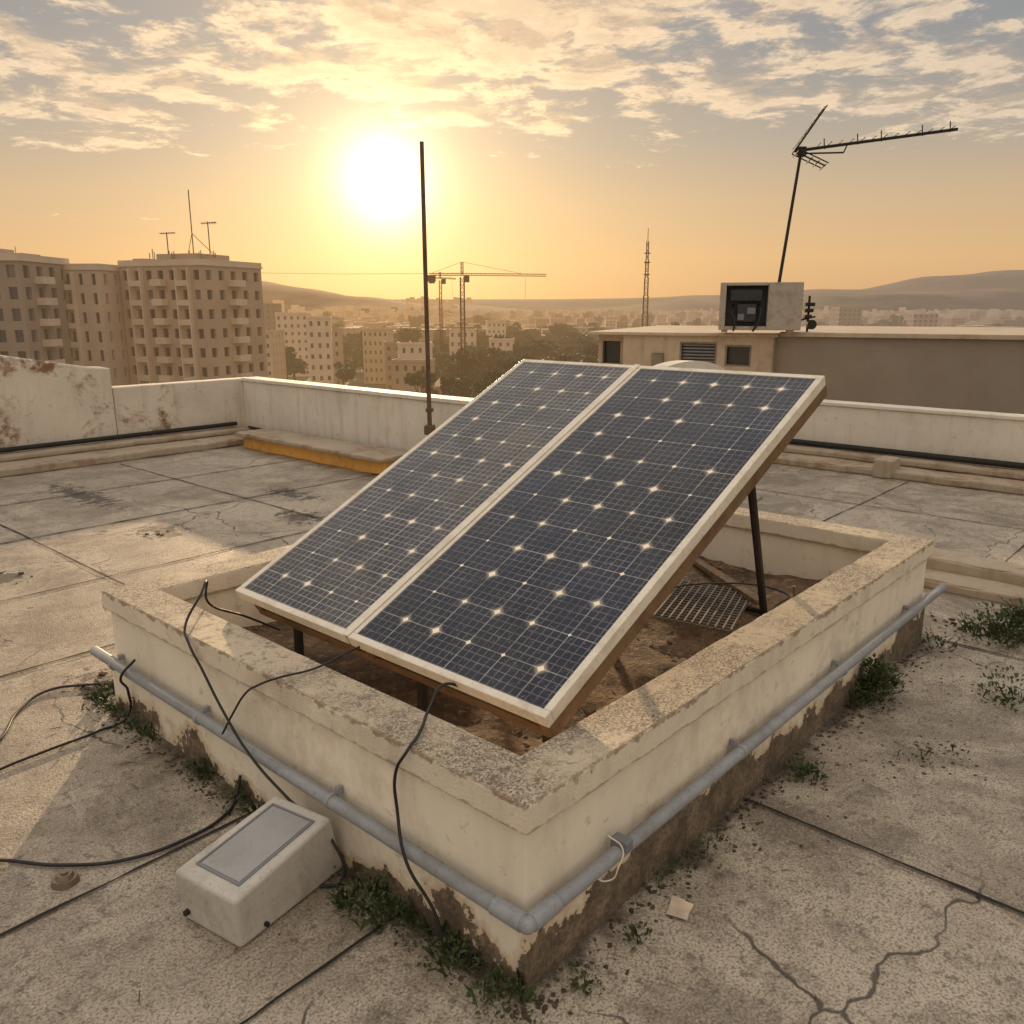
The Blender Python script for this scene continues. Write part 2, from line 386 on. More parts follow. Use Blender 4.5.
mk('expansion_joints',bm,JOINT,deck)
# ================================================================= PARAPETS
pw=empty('parapet_wall',LM)
wallbox('back_run',(5.2,4.0,0),(5.42,10.1,.83),PARA2,pw,.2,.006,seed=1)
wallbox('back_coping',(5.17,4.0,.83),(5.45,10.1,.875),PARA2,pw,.1,.003,.006,seed=2)
wallbox('left_run',(3.3,10.1,0),(5.42,10.35,.86),PARA,pw,.2,.006,seed=3)
bm=bmesh.new()
prof=[(3.3,1.12),(3.0,1.15),(2.1,1.32),(1.2,1.40),(-1.5,1.45),(-7,1.45)]
for k in range(len(prof)-1):
    (x0,h0),(x1,h1)=prof[k],prof[k+1]
    quad(bm,[(x0,10.1,0),(x1,10.1,0),(x1,10.1,h1),(x0,10.1,h0)])
    quad(bm,[(x0,10.38,0),(x1,10.38,0),(x1,10.38,h1),(x0,10.38,h0)])
    quad(bm,[(x0,10.1,h0),(x1,10.1,h1),(x1,10.38,h1),(x0,10.38,h0)])
quad(bm,[(3.3,10.1,0),(3.3,10.38,0),(3.3,10.38,1.12),(3.3,10.1,1.12)])
bmesh.ops.remove_doubles(bm,verts=bm.verts,dist=.001); bmesh.ops.recalc_face_normals(bm,faces=bm.faces); sharp_bevel(bm,.02)
slice_(bm,0,-7,3.3,.2); rough(bm,.006,2,.01,4); mk('raised_run',bm,PARA,pw)
wallbox('jog_run',(5.423,3.98,0),(9.0,4.2,.86),PARA2,pw,.2,.006,seed=5)
bm=bmesh.new(); n=24; F=[];B=[]
for i in range(n+1):
    a=math.pi*i/n; x=7.6-1.15*math.cos(a); z=.86+.40*math.sin(a)
    F.append((x,3.99,z));B.append((x,4.19,z))
bm.faces.new([bm.verts.new(p) for p in F]); bm.faces.new([bm.verts.new(p) for p in reversed(B)])
for i in range(n): quad(bm,[F[i],F[i+1],B[i+1],B[i]])
bmesh.ops.remove_doubles(bm,verts=bm.verts,dist=.001); mk('arched_hump',bm,PARA2,pw)
wallbox('right_run',(9.0,-7,0),(9.22,4.2,.70),PARA2,pw,.2,.006,seed=6)
wallbox('right_coping',(8.97,-7,.70),(9.25,4.2,.74),PARA2,pw,.12,.003,.006,seed=7)
wallbox('left_ledge',(-7,9.35,0),(5.15,10.095,.10),LEDGE,pw,.12,.01,.02,.02,seed=8)
wallbox('left_ledge_upper',(-7,9.8,.103),(5.1,10.09,.17),LEDGE,pw,.12,.01,.02,.02,seed=9)
wallbox('right_ledge',(8.35,-7,0),(8.995,3.9,.09),LEDGE,pw,.12,.01,.02,.02,seed=10)
wallbox('right_ledge_upper',(8.72,-7,.093),(8.99,3.9,.17),LEDGE,pw,.12,.008,.02,.02,seed=11)
wallbox('ledge_block',(8.28,1.75,.0),(8.62,1.95,.22),LEDGE,pw,.1,.008,.02,.02,seed=12)
tube('pipe_run',[(5.0,10.02,.22),(0,10.0,.21),(-7,10.0,.22)],.03,BLKMET,pw,bez=False)
tube('pipe_run_right',[(8.93,3.9,.21),(8.9,0,.22),(8.92,-7,.21)],.035,BLKMET,pw,bez=False)
tube('pipe_run_back',[(5.13,9.9,.16),(5.12,7,.13),(5.14,4.3,.15)],.022,BLKMET,pw,bez=False)
pl=empty('roof_plinth',LM)
wallbox('slab',(4.50,6.1,.17),(5.05,9.25,.22),LEDGE,pl,.1,.014,.012,.03,seed=13)
wallbox('base',(4.60,6.16,0),(4.98,9.2,.168),WARM_LIT,pl,.1,.012,.01,.03,seed=14)
kb=empty('roof_kerb',LM)
wallbox('upper_step',(4.82,-7,0),(5.12,2.5,.15),LEDGE,kb,.1,.012,.015,.02,seed=15)
wallbox('lower_step',(4.55,-7,0),(4.817,2.3,.07),LEDGE,kb,.1,.012,.015,.02,seed=16)
# ================================================================= RAISED CURB ENCLOSURE
cu=empty('raised_concrete_curb',LM)
ring('wall',(0.014,BX-.014,.014,BY-.014),(.165,BX-.165,.165,BY-.165),-.01,.507,CURB,cu,.006,.09,.002,0,1)
ring('cap',(-.012,BX+.012,-.012,BY+.012),(.185,BX-.185,.185,BY-.185),.508,.60,CAP,cu,.006,.025,.0014,.010,2)
ring('foot',(-.004,BX+.004,-.004,BY+.004),(.1,BX-.1,.1,BY-.1),-.02,.235,CURB,cu,.006,.06,.003,.006,3)
bm=bmesh.new(); nx,ny=70,54
V=[[None]*(ny+1) for _ in range(nx+1)]
for i in range(nx+1):
    for j in range(ny+1):
        x=.16+(BX-.32)*i/nx; y=.16+(BY-.32)*j/ny
        z=.27+.05*mn.noise(Vector((x*1.6,y*1.6,0)))+.02*mn.noise(Vector((x*7,y*7,1)))+.012*mn.noise(Vector((x*19,y*19,1)))
        V[i][j]=bm.verts.new((x,y,z))
for i in range(nx):
    for j in range(ny): bm.faces.new((V[i][j],V[i+1][j],V[i+1][j+1],V[i][j+1]))
mk('soil_fill',bm,DIRT,cu,smooth=True)
bm=bmesh.new()
for k in range(300):
    x=random.uniform(.22,BX-.22); y=random.uniform(.22,BY-.22); s=random.choice([.008,.012,.016,.024])*random.uniform(.6,1.3)
    M=Matrix.Translation((x,y,.275+.05*mn.noise(Vector((x*1.6,y*1.6,0)))))@Matrix.Rotation(random.uniform(0,6),4,'Z')@Matrix.Rotation(random.uniform(-.5,.5),4,'X')@Matrix.Diagonal((s,s*random.uniform(.5,1),s*random.uniform(.3,.7),1))
    r=bmesh.ops.create_icosphere(bm,subdivisions=1,radius=1,matrix=M)
    for v in r['verts']: v.co+=Vector([random.uniform(-1,1)*s*.2 for _ in range(3)])
mk('rubble',bm,ROCK,cu)
bm=bmesh.new()
for (x,y,l,w,h,r) in ((2.0,.40,.9,.05,.02,.15),(2.95,1.0,1.1,.06,.03,.9)):
    addbox(bm,(-l/2,-w/2,0),(l/2,w/2,h),0,.004,Matrix.Translation((x,y,.30))@Matrix.Rotation(r,4,'Z')@Matrix.Rotation(.05,4,'Y'))
cyl(bm,(2.75,.42,.26),(2.72,.44,.44),.010,8)
mk('timber_offcuts',bm,WOOD,cu)
bm=bmesh.new()
for i in range(17): addbox(bm,(-.32+i*.04-.004,-.25,0),(-.32+i*.04+.004,.25,.008))
for i in range(13): addbox(bm,(-.324,-.24+i*.04-.004,.0085),(.324,-.24+i*.04+.004,.016))
for v in bm.verts: v.co=Matrix.Translation((2.42,.85,.318))@Matrix.Rotation(.3,4,'Z')@Matrix.Rotation(.04,4,'X')@v.co
mk('metal_grating',bm,GRATE,cu)
# ================================================================= CONDUIT
cd=empty('conduit_pipe',LM)
bm=bmesh.new()
R=.024; Z=.262; O=-.034
cyl(bm,(O,2.78,Z+.008),(O,O,Z-.006),R,20)
cyl(bm,(O,O,Z-.006),(3.78,O,Z+.01),R,20)
bmesh.ops.create_uvsphere(bm,u_segments=20,v_segments=12,radius=R,matrix=Matrix.Translation((O,O,Z-.006)))
mk('pipe',bm,PIPE,cd,smooth=True)
bm=bmesh.new()
cyl(bm,(O,.09,Z-.006),(O,-.02,Z-.006),R+.003,20); cyl(bm,(-.02,O,Z-.006),(.09,O,Z-.006),R+.003,20)
for y in (.85,1.75,2.55): cyl(bm,(O,y,Z),(O,y+.018,Z),R+.003,20); addbox(bm,(-.012,y,Z+.015),(.009,y+.018,Z+.04))
for x in (1.2,2.2,3.2): cyl(bm,(x,O,Z),(x+.018,O,Z),R+.003,20); addbox(bm,(x,-.012,Z+.015),(x+.018,.009,Z+.04))
mk('couplings',bm,PIPE,cd)
tube('tie_wire',[(.36,-.02,.33),(.37,-.07,.30),(.34,-.075,.25),(.33,-.06,.21),(.30,-.03,.215),(.31,-.004,.25)],.0025,ALU,cd)
bm=bmesh.new(); addbox(bm,(.39,-.07,.27),(.43,-.008,.305),0,.005); mk('junction_clip',bm,GREYP,cd)
# ================================================================= SOLAR PANELS
TILT=math.radians(25.5); LEN=2.2
org=Vector((.327,2.002,.66))
xa=Vector((0,-1,0)); ya=Vector((math.cos(TILT),0,math.sin(TILT))); za=xa.cross(ya)
PM=LM@Matrix(((xa.x,ya.x,za.x,org.x),(xa.y,ya.y,za.y,org.y),(xa.z,ya.z,za.z,org.z),(0,0,0,1)))
def panel(x0,x1,cells):
    w=x1-x0; e=empty('solar_panel',PM@Matrix.Translation((x0,0,0)))
    fw=.030; T=.05
    bm=bmesh.new()
    addbox(bm,(0,0,-T),(w,fw,0),0,.003); addbox(bm,(0,LEN-fw,-T),(w,LEN,0),0,.003)
    addbox(bm,(0,fw+.0005,-T),(fw,LEN-fw-.0005,-.0005),0,.003); addbox(bm,(w-fw,fw+.0005,-T),(w,LEN-fw-.0005,-.0005),0,.003)
    mk('frame',bm,ALU,e)
    bm=bmesh.new(); addbox(bm,(fw-.004,fw-.004,-.012),(w-fw+.004,LEN-fw+.004,-.005)); 
    mk('cell_laminate',bm,cells,e)
    bm=bmesh.new(); addbox(bm,(w*.4,LEN*.8,-.045),(w*.6,LEN*.88,-.0125)); mk('junction_box',bm,BLACK,e)
    return e
W1=.772
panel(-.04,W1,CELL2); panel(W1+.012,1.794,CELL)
sp=empty('panel_support_frame',PM)
bm=bmesh.new()
for x in (.04,.74,.85): addbox(bm,(x-.022,.02,-.115),(x+.022,LEN-.01,-.052),0,.003)
addbox(bm,(1.735,.012,-.120),(1.785,LEN+.03,-.052),0,.004)
for y in (.05,1.1,2.08): addbox(bm,(.0,y-.02,-.16),(1.734,y+.02,-.117),0,.003)
addbox(bm,(W1-.008,.0,.0006),(W1+.020,LEN,.006),1,.002)
addbox(bm,(W1-.004,.0,-.056),(W1+.006,.03,-.0505),0)
mk('rails',bm,[RUST,ALU],sp)
bm=bmesh.new()
L2=PM.inverted()@LM
def leg(p,q,r,mi=0): cyl(bm,L2@Vector(p),L2@Vector(q),r,8,mi)
for a in (.40,1.75):
    leg((1.98,a,1.29),(2.62,a+.15,.26),.021)
leg((1.9,.42,1.2),(1.9,1.75,1.2),.012)
for a in (.35,1.0,1.85): 
    leg((.52,a,.62),(.52,a,.26),.022)
leg((2.62,.54,.285),(2.62,1.87,.285),.014)
mk('legs',bm,BLKMET,sp)
# ================================================================= CABLES
def cable(pts,r=.0065): return tube('power_cable',pts,r,BLACK,None,LM)
cable([(-.95,1.9,.012),(-.814,1.76,.012),(-.683,1.573,.012),(-.504,1.423,.013),(-.298,1.385,.012),(-.15,1.41,.012),(-.06,1.47,.02),(-.02,1.49,.10)],.0065)
cable([(-.75,2.38,.012),(-.603,2.425,.012),(-.397,2.443,.012),(-.176,2.453,.012),(-.04,2.475,.02),(-.03,2.45,.16),(-.075,2.40,.26),(-.02,2.36,.34)],.006)
cable([(-.65,2.6,.012),(-.514,2.705,.012),(-.347,2.954,.012),(-.164,3.077,.012),(-.021,3.005,.012),(.1,2.9,.012)],.0065)
cable([(.55,2.05,.40),(.40,2.1,.50),(.24,2.12,.60),(.19,2.03,.74),(.12,1.95,.72),(.0,1.88,.62),(-.03,1.80,.58),(-.035,1.70,.50),(-.05,1.53,.38),(-.08,1.29,.285),(-.09,1.04,.22),(-.07,.81,.14),(-.08,.76,.02),(-.14,.80,.012)],.0052)
cable([(.55,1.25,.58),(.30,1.15,.63),(.12,1.15,.612),(-.01,1.18,.612),(-.035,1.28,.56),(-.035,1.37,.50),(-.045,1.46,.39),(-.075,1.50,.30)],.0042)
cable([(.45,.45,.585),(.37,.60,.62),(.28,.62,.66),(.18,.58,.63),(.06,.50,.61),(-.025,.46,.60),(-.04,.50,.52),(-.04,.50,.38),(-.078,.42,.26),(-.06,.33,.14),(-.05,.25,.02),(-.02,.15,.012)],.0052)
cable([(2.2,.3,.33),(2.5,.45,.36),(2.9,.6,.33),(2.6,.9,.38),(2.1,1.0,.42)],.005)
# ================================================================= ELECTRICAL ENCLOSURE
EM=LM@Matrix.Translation((-.470,.745,0))@Matrix.Rotation(math.radians(10),4,'Z')
eb=empty('electrical_enclosure',EM)
bm=bmesh.new()
b0=[(0,0,.004),(.46,0,.004),(.46,.275,.004),(0,.275,.004)]
t0=[(-.012,-.006,.182),(.41,.002,.232),(.41,.270,.232),(-.012,.281,.182)]
B=[bm.verts.new(p) for p in b0]; T=[bm.verts.new(p) for p in t0]
bm.faces.new(B[::-1]); bm.faces.new(T)
for k in range(4): bm.faces.new((B[k],B[(k+1)%4],T[(k+1)%4],T[k]))
bmesh.ops.recalc_face_normals(bm,faces=bm.faces)
bmesh.ops.bevel(bm,geom=bm.edges[:],offset=.014,segments=4,affect='EDGES',profile=.5)
mk('body',bm,WHITEP,eb,smooth=False)
LMt=Matrix.Translation((0,0,.1838))@Matrix.Rotation(-math.atan2(.050,.422),4,'Y')
bm=bmesh.new()
for lo,hi in (((.04,.035,.0005),(.37,.043,.004)),((.04,.229,.0005),(.37,.237,.004)),((.04,.0435,.0005),(.048,.2285,.004)),((.362,.0435,.0005),(.37,.2285,.004))):
    addbox(bm,lo,hi,0,.001)
for v in bm.verts: v.co=LMt@v.co
mk('lid_rim',bm,GREYP,eb)
bm=bmesh.new(); addbox(bm,(.052,.047,.0005),(.358,.225,.0030),0,.001)
for v in bm.verts: v.co=LMt@v.co
mk('lid_plate',bm,mat_metal('lid_plate_paint',(.31,.315,.32),.35,.0,.3,(.20,.16,.12)),eb)
bm=bmesh.new(); cyl(bm,(-.004,.235,.045),(-.018,.235,.045),.010,12); cyl(bm,(.1,-.012,.03),(.1,.005,.03),.008,12); mk('cable_gland',bm,BLACK,eb)
fd=empty('roof_drain',LM@Matrix.Translation((-.70,1.48,0)))
bm=bmesh.new(); cyl(bm,(0,0,.0),(0,0,.022),.045,24,0,.040); cyl(bm,(0,0,.0222),(0,0,.036),.030,20,0,.024); cyl(bm,(0,0,.0362),(0,0,.042),.012,12)
mk('cover',bm,mat_metal('drain_metal',(.22,.17,.12),.4,.6,.6),fd)
bm=bmesh.new(); n=6
V=[[bm.verts.new((-.045+.09*i/n,-.035+.07*j/n,.012+.008*math.sin(i*.9)*math.cos(j*.6))) for j in range(n+1)] for i in range(n+1)]
for i in range(n):
    for j in range(n): bm.faces.new((V[i][j],V[i+1][j],V[i+1][j+1],V[i][j+1]))
mk('paper_scrap',bm,simple('paper',(.60,.48,.37),.8),None,LM@Matrix.Translation((.58,-.16,0))@Matrix.Rotation(.3,4,'Z'),smooth=True)
# ================================================================= WEEDS
def leafclump(bm,c,r,n,size,up=.6,h=1.):
    for k in range(n):
        a=random.uniform(0,6.283); rr=r*math.sqrt(random.random())
        base=Vector((c[0]+rr*math.cos(a),c[1]+rr*math.sin(a),c[2]))
        d=Vector((math.cos(a)*random.uniform(.2,1),math.sin(a)*random.uniform(.2,1),random.uniform(.1,up*2))).normalized()
        L=size*random.uniform(.5,1.5); hgt=random.random()**1.5*r*h
        base.z+=hgt*.8
        side=d.cross(Vector((0,0,1))).normalized()*L*random.uniform(.18,.34)
        mid=base+d*L*.5+Vector((0,0,L*.08)); tip=base+d*L-Vector((0,0,L*.15))
        v=[bm.verts.new(p) for p in (base,mid+side,tip,mid-side)]; bm.faces.new(v)
def blades(bm,c,r,n,L):
    for k in range(n):
        a=random.uniform(0,6.283); rr=r*random.random()
        b=Vector((c[0]+rr*math.cos(a),c[1]+rr*math.sin(a),c[2])); t=random.uniform(0,6.283); l=L*random.uniform(.4,1.2)
        out=Vector((math.cos(t),math.sin(t),0)); s=out.cross(Vector((0,0,1)))*.0025
        m=b+out*l*.25+Vector((0,0,l*.7)); e=b+out*l*.7+Vector((0,0,l*.8))
        v=[bm.verts.new(p) for p in (b-s,b+s,m+s*.7,e,m-s*.7)]; bm.faces.new(v)
bm=bmesh.new()
a=-.05
while a<2.95:
    dens=.5+.7*mn.noise(Vector((a*2.2,3,1)))
    if dens>.30:
        leafclump(bm,(-.045+random.uniform(-.05,.01),a,0),.04+.04*dens,int(34*dens),.016)
        if random.random()<.35: blades(bm,(-.04,a,0),.03,6,.07)
    a+=.045
for c,r,n,s in (((-.06,.50,0),.08,110,.020),((-.10,.60,0),.10,120,.022),((-.08,.22,0),.08,110,.020),((-.09,.04,0),.07,90,.018),((.03,2.78,0),.10,80,.022),((-.12,.66,0),.07,60,.018),((-.05,1.75,0),.07,70,.018)):
    leafclump(bm,c,r,n,s); blades(bm,c,r,14,.07)
b=-.1
while b<3.6:
    dens=.5+.8*mn.noise(Vector((b*1.9,9,4)))
    if dens>.55:
        leafclump(bm,(b,-.04+random.uniform(-.03,.01),0),.03+.02*dens,int(24*dens),.016)
    b+=.05
for c,r,n,s in (((2.50,-.07,0),.12,260,.026),((2.62,-.08,.04),.11,240,.030),((2.58,-.06,.13),.08,150,.028),((2.75,-.05,0),.1,90,.026),((1.64,-.13,0),.08,140,.020),((.12,-.12,0),.05,50,.018),((.38,-.13,0),.045,40,.018),
    ((3.85,-.34,0),.20,420,.032),((4.05,-.5,0),.2,360,.032),((4.0,-.45,.08),.13,200,.032),((3.0,-.58,0),.15,190,.024),((2.12,-.46,0),.06,30,.014),((2.25,-.52,0),.07,26,.014),((3.5,-.12,0),.10,70,.022),((2.05,-.38,0),.05,20,.012)):
    leafclump(bm,c,r,n,s); blades(bm,c,r*.8,int(n/8),s*2.6)
mk('weeds',bm,LEAF,None,LM)
bm=bmesh.new()
def clod(x,y,s,z=0.):
    M=Matrix.Translation((x,y,z+s*.2))@Matrix.Rotation(random.uniform(0,6),4,'Z')@Matrix.Diagonal((s,s*random.uniform(.5,1),s*random.uniform(.25,.6),1))
    r=bmesh.ops.create_icosphere(bm,subdivisions=1,radius=1,matrix=M)
    for v in r['verts']: v.co+=Vector([random.uniform(-1,1)*s*.25 for _ in range(3)])
for k in range(900):
    if random.random()<.5: clod(-.02-abs(random.gauss(0,.05)),random.uniform(-.1,2.8),random.uniform(.002,.011))
    else: clod(random.uniform(-.1,3.7),-.02-abs(random.gauss(0,.06)),random.uniform(.002,.012))
for k in range(200): clod(random.gauss(2.6,.8),-abs(random.gauss(.1,.30))-.03,random.uniform(.002,.009))
for k in range(60): clod(random.gauss(2.2,.12),random.gauss(-.48,.10),random.uniform(.002,.011))
for k in range(220): clod(random.uniform(-2,5),random.uniform(-3,9),random.uniform(.002,.007))
for cx_,cy_,n in ((1.68,5.66,7),(.35,5.3,5),(.05,2.95,30),(3.9,-.1,30)):
    for k in range(n): clod(random.gauss(cx_,.07),random.gauss(cy_,.10),random.uniform(.006,.022))
# twigs and flakes
for k in range(70):
    x=random.choice([random.uniform(-.3,-.02),random.uniform(-1.5,4.5)]); y=random.uniform(-.5,6.5)
    if 0<x<BX and 0<y<BY: continue
    a=random.uniform(0,6.28); l=random.uniform(.02,.07)
    cyl(bm,(x,y,.008),(x+l*math.cos(a),y+l*math.sin(a),.011),.0018,4)
mk('debris',bm,simple('debris_earth',(.075,.052,.034),.95,var=.5,scale=20),None,LM)
# ================================================================= POLE
pe=empty('metal_pole')
bm=bmesh.new(); cyl(bm,(-.93,9.52,.55),(-.945,9.52,3.58),.026,14,0,.022); 
addbox(bm,(-.99,9.46,.50),(-.87,9.58,.60),0,.01); addbox(bm,(-.97,9.49,.75),(-.89,9.6,.79),0,.004); cyl(bm,(-.93,9.52,.10),(-.93,9.52,.5),.03,12)
mk('mast',bm,mat_metal('pole_steel',(.13,.08,.045),.6,.1,.6,(.05,.025,.012)),pe)
# ================================================================= BUILDING FACADES
GLASS,tG,bG=newmat('window_glass'); 
cG=tG.ramp(tG.new('ShaderNodeNewGeometry').outputs['Random Per Island'],[(0.,(.02,.02,.022)),(.6,(.05,.05,.05)),(.85,(.12,.10,.08)),(1.,(.3,.26,.2))],'CONSTANT')
tG.put(bG.inputs['Base Color'],cG); bG.inputs['Roughness'].default_value=.25; haze(GLASS,tG,1000)
def facade(bm,p0,p1,z0,z1,cols,rows,ww=.5,wh=.5,rec=.25,skip=None,mi=0):
    p0=Vector((p0[0],p0[1],0));p1=Vector((p1[0],p1[1],0)); D=(p1-p0); n=Vector((D.y,-D.x,0)).normalized()*rec*-1
    cw=1/cols; ch=(z1-z0)/rows
    def P(u,z,o=0): q=p0+D*u+(n if o else Vector()); return (q.x,q.y,z)
    for i in range(cols):
        for j in range(rows):
            u0,u1=i*cw,(i+1)*cw; a=z0+j*ch; b=a+ch
            if skip and skip(i,j): quad(bm,[P(u0,a),P(u1,a),P(u1,b),P(u0,b)],mi); continue
            w0=u0+cw*(1-ww)/2; w1=u1-cw*(1-ww)/2; c0=a+ch*(1-wh)*.55; c1=c0+ch*wh
            quad(bm,[P(u0,a),P(u1,a),P(u1,c0),P(u0,c0)],mi); quad(bm,[P(u0,c1),P(u1,c1),P(u1,b),P(u0,b)],mi)
            quad(bm,[P(u0,c0),P(w0,c0),P(w0,c1),P(u0,c1)],mi); quad(bm,[P(w1,c0),P(u1,c0),P(u1,c1),P(w1,c1)],mi)
            quad(bm,[P(w0,c0),P(w1,c0),P(w1,c0,1),P(w0,c0,1)],mi); quad(bm,[P(w0,c1,1),P(w1,c1,1),P(w1,c1),P(w0,c1)],mi)
            quad(bm,[P(w0,c0),P(w0,c0,1),P(w0,c1,1),P(w0,c1)],mi); quad(bm,[P(w1,c0,1),P(w1,c0),P(w1,c1),P(w1,c1,1)],mi)
            quad(bm,[P(w0,c0,1),P(w1,c0,1),P(w1,c1,1),P(w0,c1,1)],1)
def building(name,ox,oy,rot,w,d,z0,z1,cf,cs,rows,wall,ww=.45,wh=.5,balc=(),bays=(),trim=None,cap=.7,skipf=None,sbalc=()):
    M=Matrix.Translation((ox,oy,0))@Matrix.Rotation(math.radians(rot),4,'Z'); e=empty(name,M)
    bm=bmesh.new()
    facade(bm,(0,0),(w,0),z0,z1,cf,rows,ww,wh,.4,skip=skipf); facade(bm,(w,0),(w,d),z0,z1,cs,rows,ww*.9,wh,.4)
    facade(bm,(w,d),(0,d),z0,z1,cf,rows,ww,wh); facade(bm,(0,d),(0,0),z0,z1,cs,rows,ww,wh)
    mk('walls_and_windows',bm,[wall,GLASS],e)
    bm=bmesh.new(); addbox(bm,(-.2,-.2,z1),(w+.2,d+.2,z1+.25)); addbox(bm,(-.1,-.1,z1+.251),(w+.1,.1,z1+.25+cap)); addbox(bm,(w-.1,.101,z1+.251),(w+.1,d+.1,z1+.25+cap)); addbox(bm,(-.1,.101,z1+.251),(.1,d+.1,z1+.25+cap))
    ch=(z1-z0)/rows; cw=w/cf
    for i in balc:
        for j in range(rows):
            z=z0+j*ch
            addbox(bm,(i*cw+.1,-1.3,z-.08),((i+1)*cw-.1,-.003,z+.08)); addbox(bm,(i*cw+.1,-1.3,z+.081),((i+1)*cw-.1,-1.2,z+.95))
            addbox(bm,(i*cw+.1,-1.198,z+.081),(i*cw+.2,-.003,z+.95)); addbox(bm,((i+1)*cw-.2,-1.198,z+.081),((i+1)*cw-.1,-.003,z+.95))
    cw2=d/cs
    for i in sbalc:
        for j in range(rows):
            z=z0+j*ch
            addbox(bm,(w+.003,i*cw2+.1,z-.08),(w+1.3,(i+1)*cw2-.1,z+.08)); addbox(bm,(w+1.2,i*cw2+.1,z+.081),(w+1.3,(i+1)*cw2-.1,z+.95)); addbox(bm,(w+.003,i*cw2+.1,z+.081),(w+1.199,i*cw2+.2,z+.95))
    for i in bays:
        addbox(bm,(i*cw-.12,-.8,z0),(i*cw+.12,-.003,z1-.3)); addbox(bm,((i+1)*cw-.12,-.8,z0),((i+1)*cw+.12,-.003,z1-.3))
        for j in range(rows): addbox(bm,(i*cw+.121,-.8,z0+j*ch-.1),((i+1)*cw-.121,-.003,z0+j*ch+.75))
    mk('slabs_and_balconies',bm,trim or wall,e)
    return e
AW=simple('apartment_render',(.40,.30,.215),.85,var=.12,scale=.15,hz=1100)
AW2=simple('apartment_render_pale',(.46,.36,.27),.85,var=.12,scale=.15,hz=1100)
AW3=simple('apartment_render_dark',(.28,.215,.165),.85,var=.15,scale=.15,hz=1100)
AT=simple('apartment_trim',(.56,.46,.35),.85,var=.1,scale=.2,hz=1100)
DK=simple('roof_plant_dark',(.08,.065,.055),.8,hz=1200)
e=building('apartment_building',-63.2,141.5,-20,16.2,15,-25,7.9,7,5,11,AW,.48,.5,balc=(3,),bays=(1,5),trim=AT,sbalc=(2,))
bm=bmesh.new()
addbox(bm,(5,3,8.2),(13,11,9.9)); addbox(bm,(1.0,2,8.2),(3.4,5,9.2)); addbox(bm,(13.6,4,8.2),(15,6,9.3))
mk('roof_house',bm,AW,e)
bm=bmesh.new()
def ant(bm,x,y,z,h,yagi=True,r=.09):
    cyl(bm,(x,y,z),(x,y,z+h),r,6)
    if yagi:
        cyl(bm,(x-1.2,y,z+h*.95),(x+1.6,y,z+h*.97),.06,5)
        for k in range(6): cyl(bm,(x-1.1+k*.5,y-.5,z+h*.95+.02),(x-1.1+k*.5,y+.5,z+h*.95+.02),.04,4); cyl(bm,(x-1.1+k*.5,y,z+h*.9),(x-1.1+k*.5,y,z+h),.04,4)
ant(bm,11.6,4,9.9,9.6,False); ant(bm,13.2,6,9.9,5.0); ant(bm,6.6,4,9.9,3.4); cyl(bm,(11.6,4,13),(13.8,6,9.9),.05,4); cyl(bm,(11.6,4,13),(8.8,6,9.9),.05,4)
for k in range(18): ant(bm,random.uniform(1,15),random.uniform(2,9),8.5,random.uniform(1.2,2.6),False,.07)
mk('roof_antennas',bm,DK,e)
building('apartment_building',-74.5,137,-4,10.5,13,-25,7.2,5,4,11,AW2,.30,.58,trim=AT,bays=(2,))
e=building('apartment_building',-89.5,124,0,20,14,-25,8.0,8,4,11,AW3,.5,.58,balc=(3,5),bays=(1,),trim=AT,sbalc=(1,))
bm=bmesh.new(); addbox(bm,(6,2,8.3),(14,10,10.0)); addbox(bm,(8,3,10.001),(11,6,10.7)); addbox(bm,(15.5,3,8.3),(19,8,9.2)); mk('roof_house',bm,AW2,e)
bm=bmesh.new()
for k in range(7): ant(bm,random.uniform(4,19),random.uniform(2,9),8.5,random.uniform(1.0,2.2),False,.05)
mk('roof_antennas',bm,DK,e)
LW=[simple('lowrise_render_%d'%i,c,.85,var=.15,scale=.2,hz=800) for i,c in enumerate([(.42,.33,.25),(.30,.23,.17),(.52,.44,.36),(.24,.15,.10)])]
for (x,y,rot,w,d,zt,cf,cs,rows,mi) in ((-30,215,-8,9,8,-12.,4,3,4,1),(-31,238,12,9,9,-8.8,4,3,5,2),(-62,262,10,7,9,-2.0,3,3,7,2),(-52,300,-5,9,9,-6.5,5,3,6,0),(-66,285,5,9,9,-6,4,3,6,1),
    (-24,330,0,10,9,-7.5,4,3,5,2),(-90,330,8,12,10,-1.5,5,3,8,2),(-84,260,-8,12,10,-6,5,4,7,0),(-12,420,6,9,9,-6,4,3,6,2),(-40,270,6,8,8,-10,3,3,5,3),(-8,300,-6,8,8,-10,3,3,5,2),
    (62,300,10,12,9,-9.5,5,3,5,0),(84,360,-8,12,9,-7,5,3,6,2),(140,340,0,14,9,-8,6,3,6,0)):
    building('low_rise_building',x,y,rot,w,d,-25,zt,cf,cs,rows,LW[mi],.38,.42,cap=.4)
bm=bmesh.new()
for k in range(3200):
    D=450+2900*random.random()**1.15; az=random.uniform(-.75,.75); 
    x=math.tan(az)*D
    w=random.uniform(6,18); d=random.uniform(8,18); h=random.choice([3,4,5,6,7,8,9,10,14])*random.uniform(.8,1.1)
    if random.random()<.04: h*=1.8
    base=-25
    if x<-150 and D>1500: base=-25+min(40,(D-1500)*.03)
    rawbox(bm,(x,D,base-6),(x+w,D+d,base+h))
mk('distant_city',bm,mat_city('distant_city_render',None,1100.))
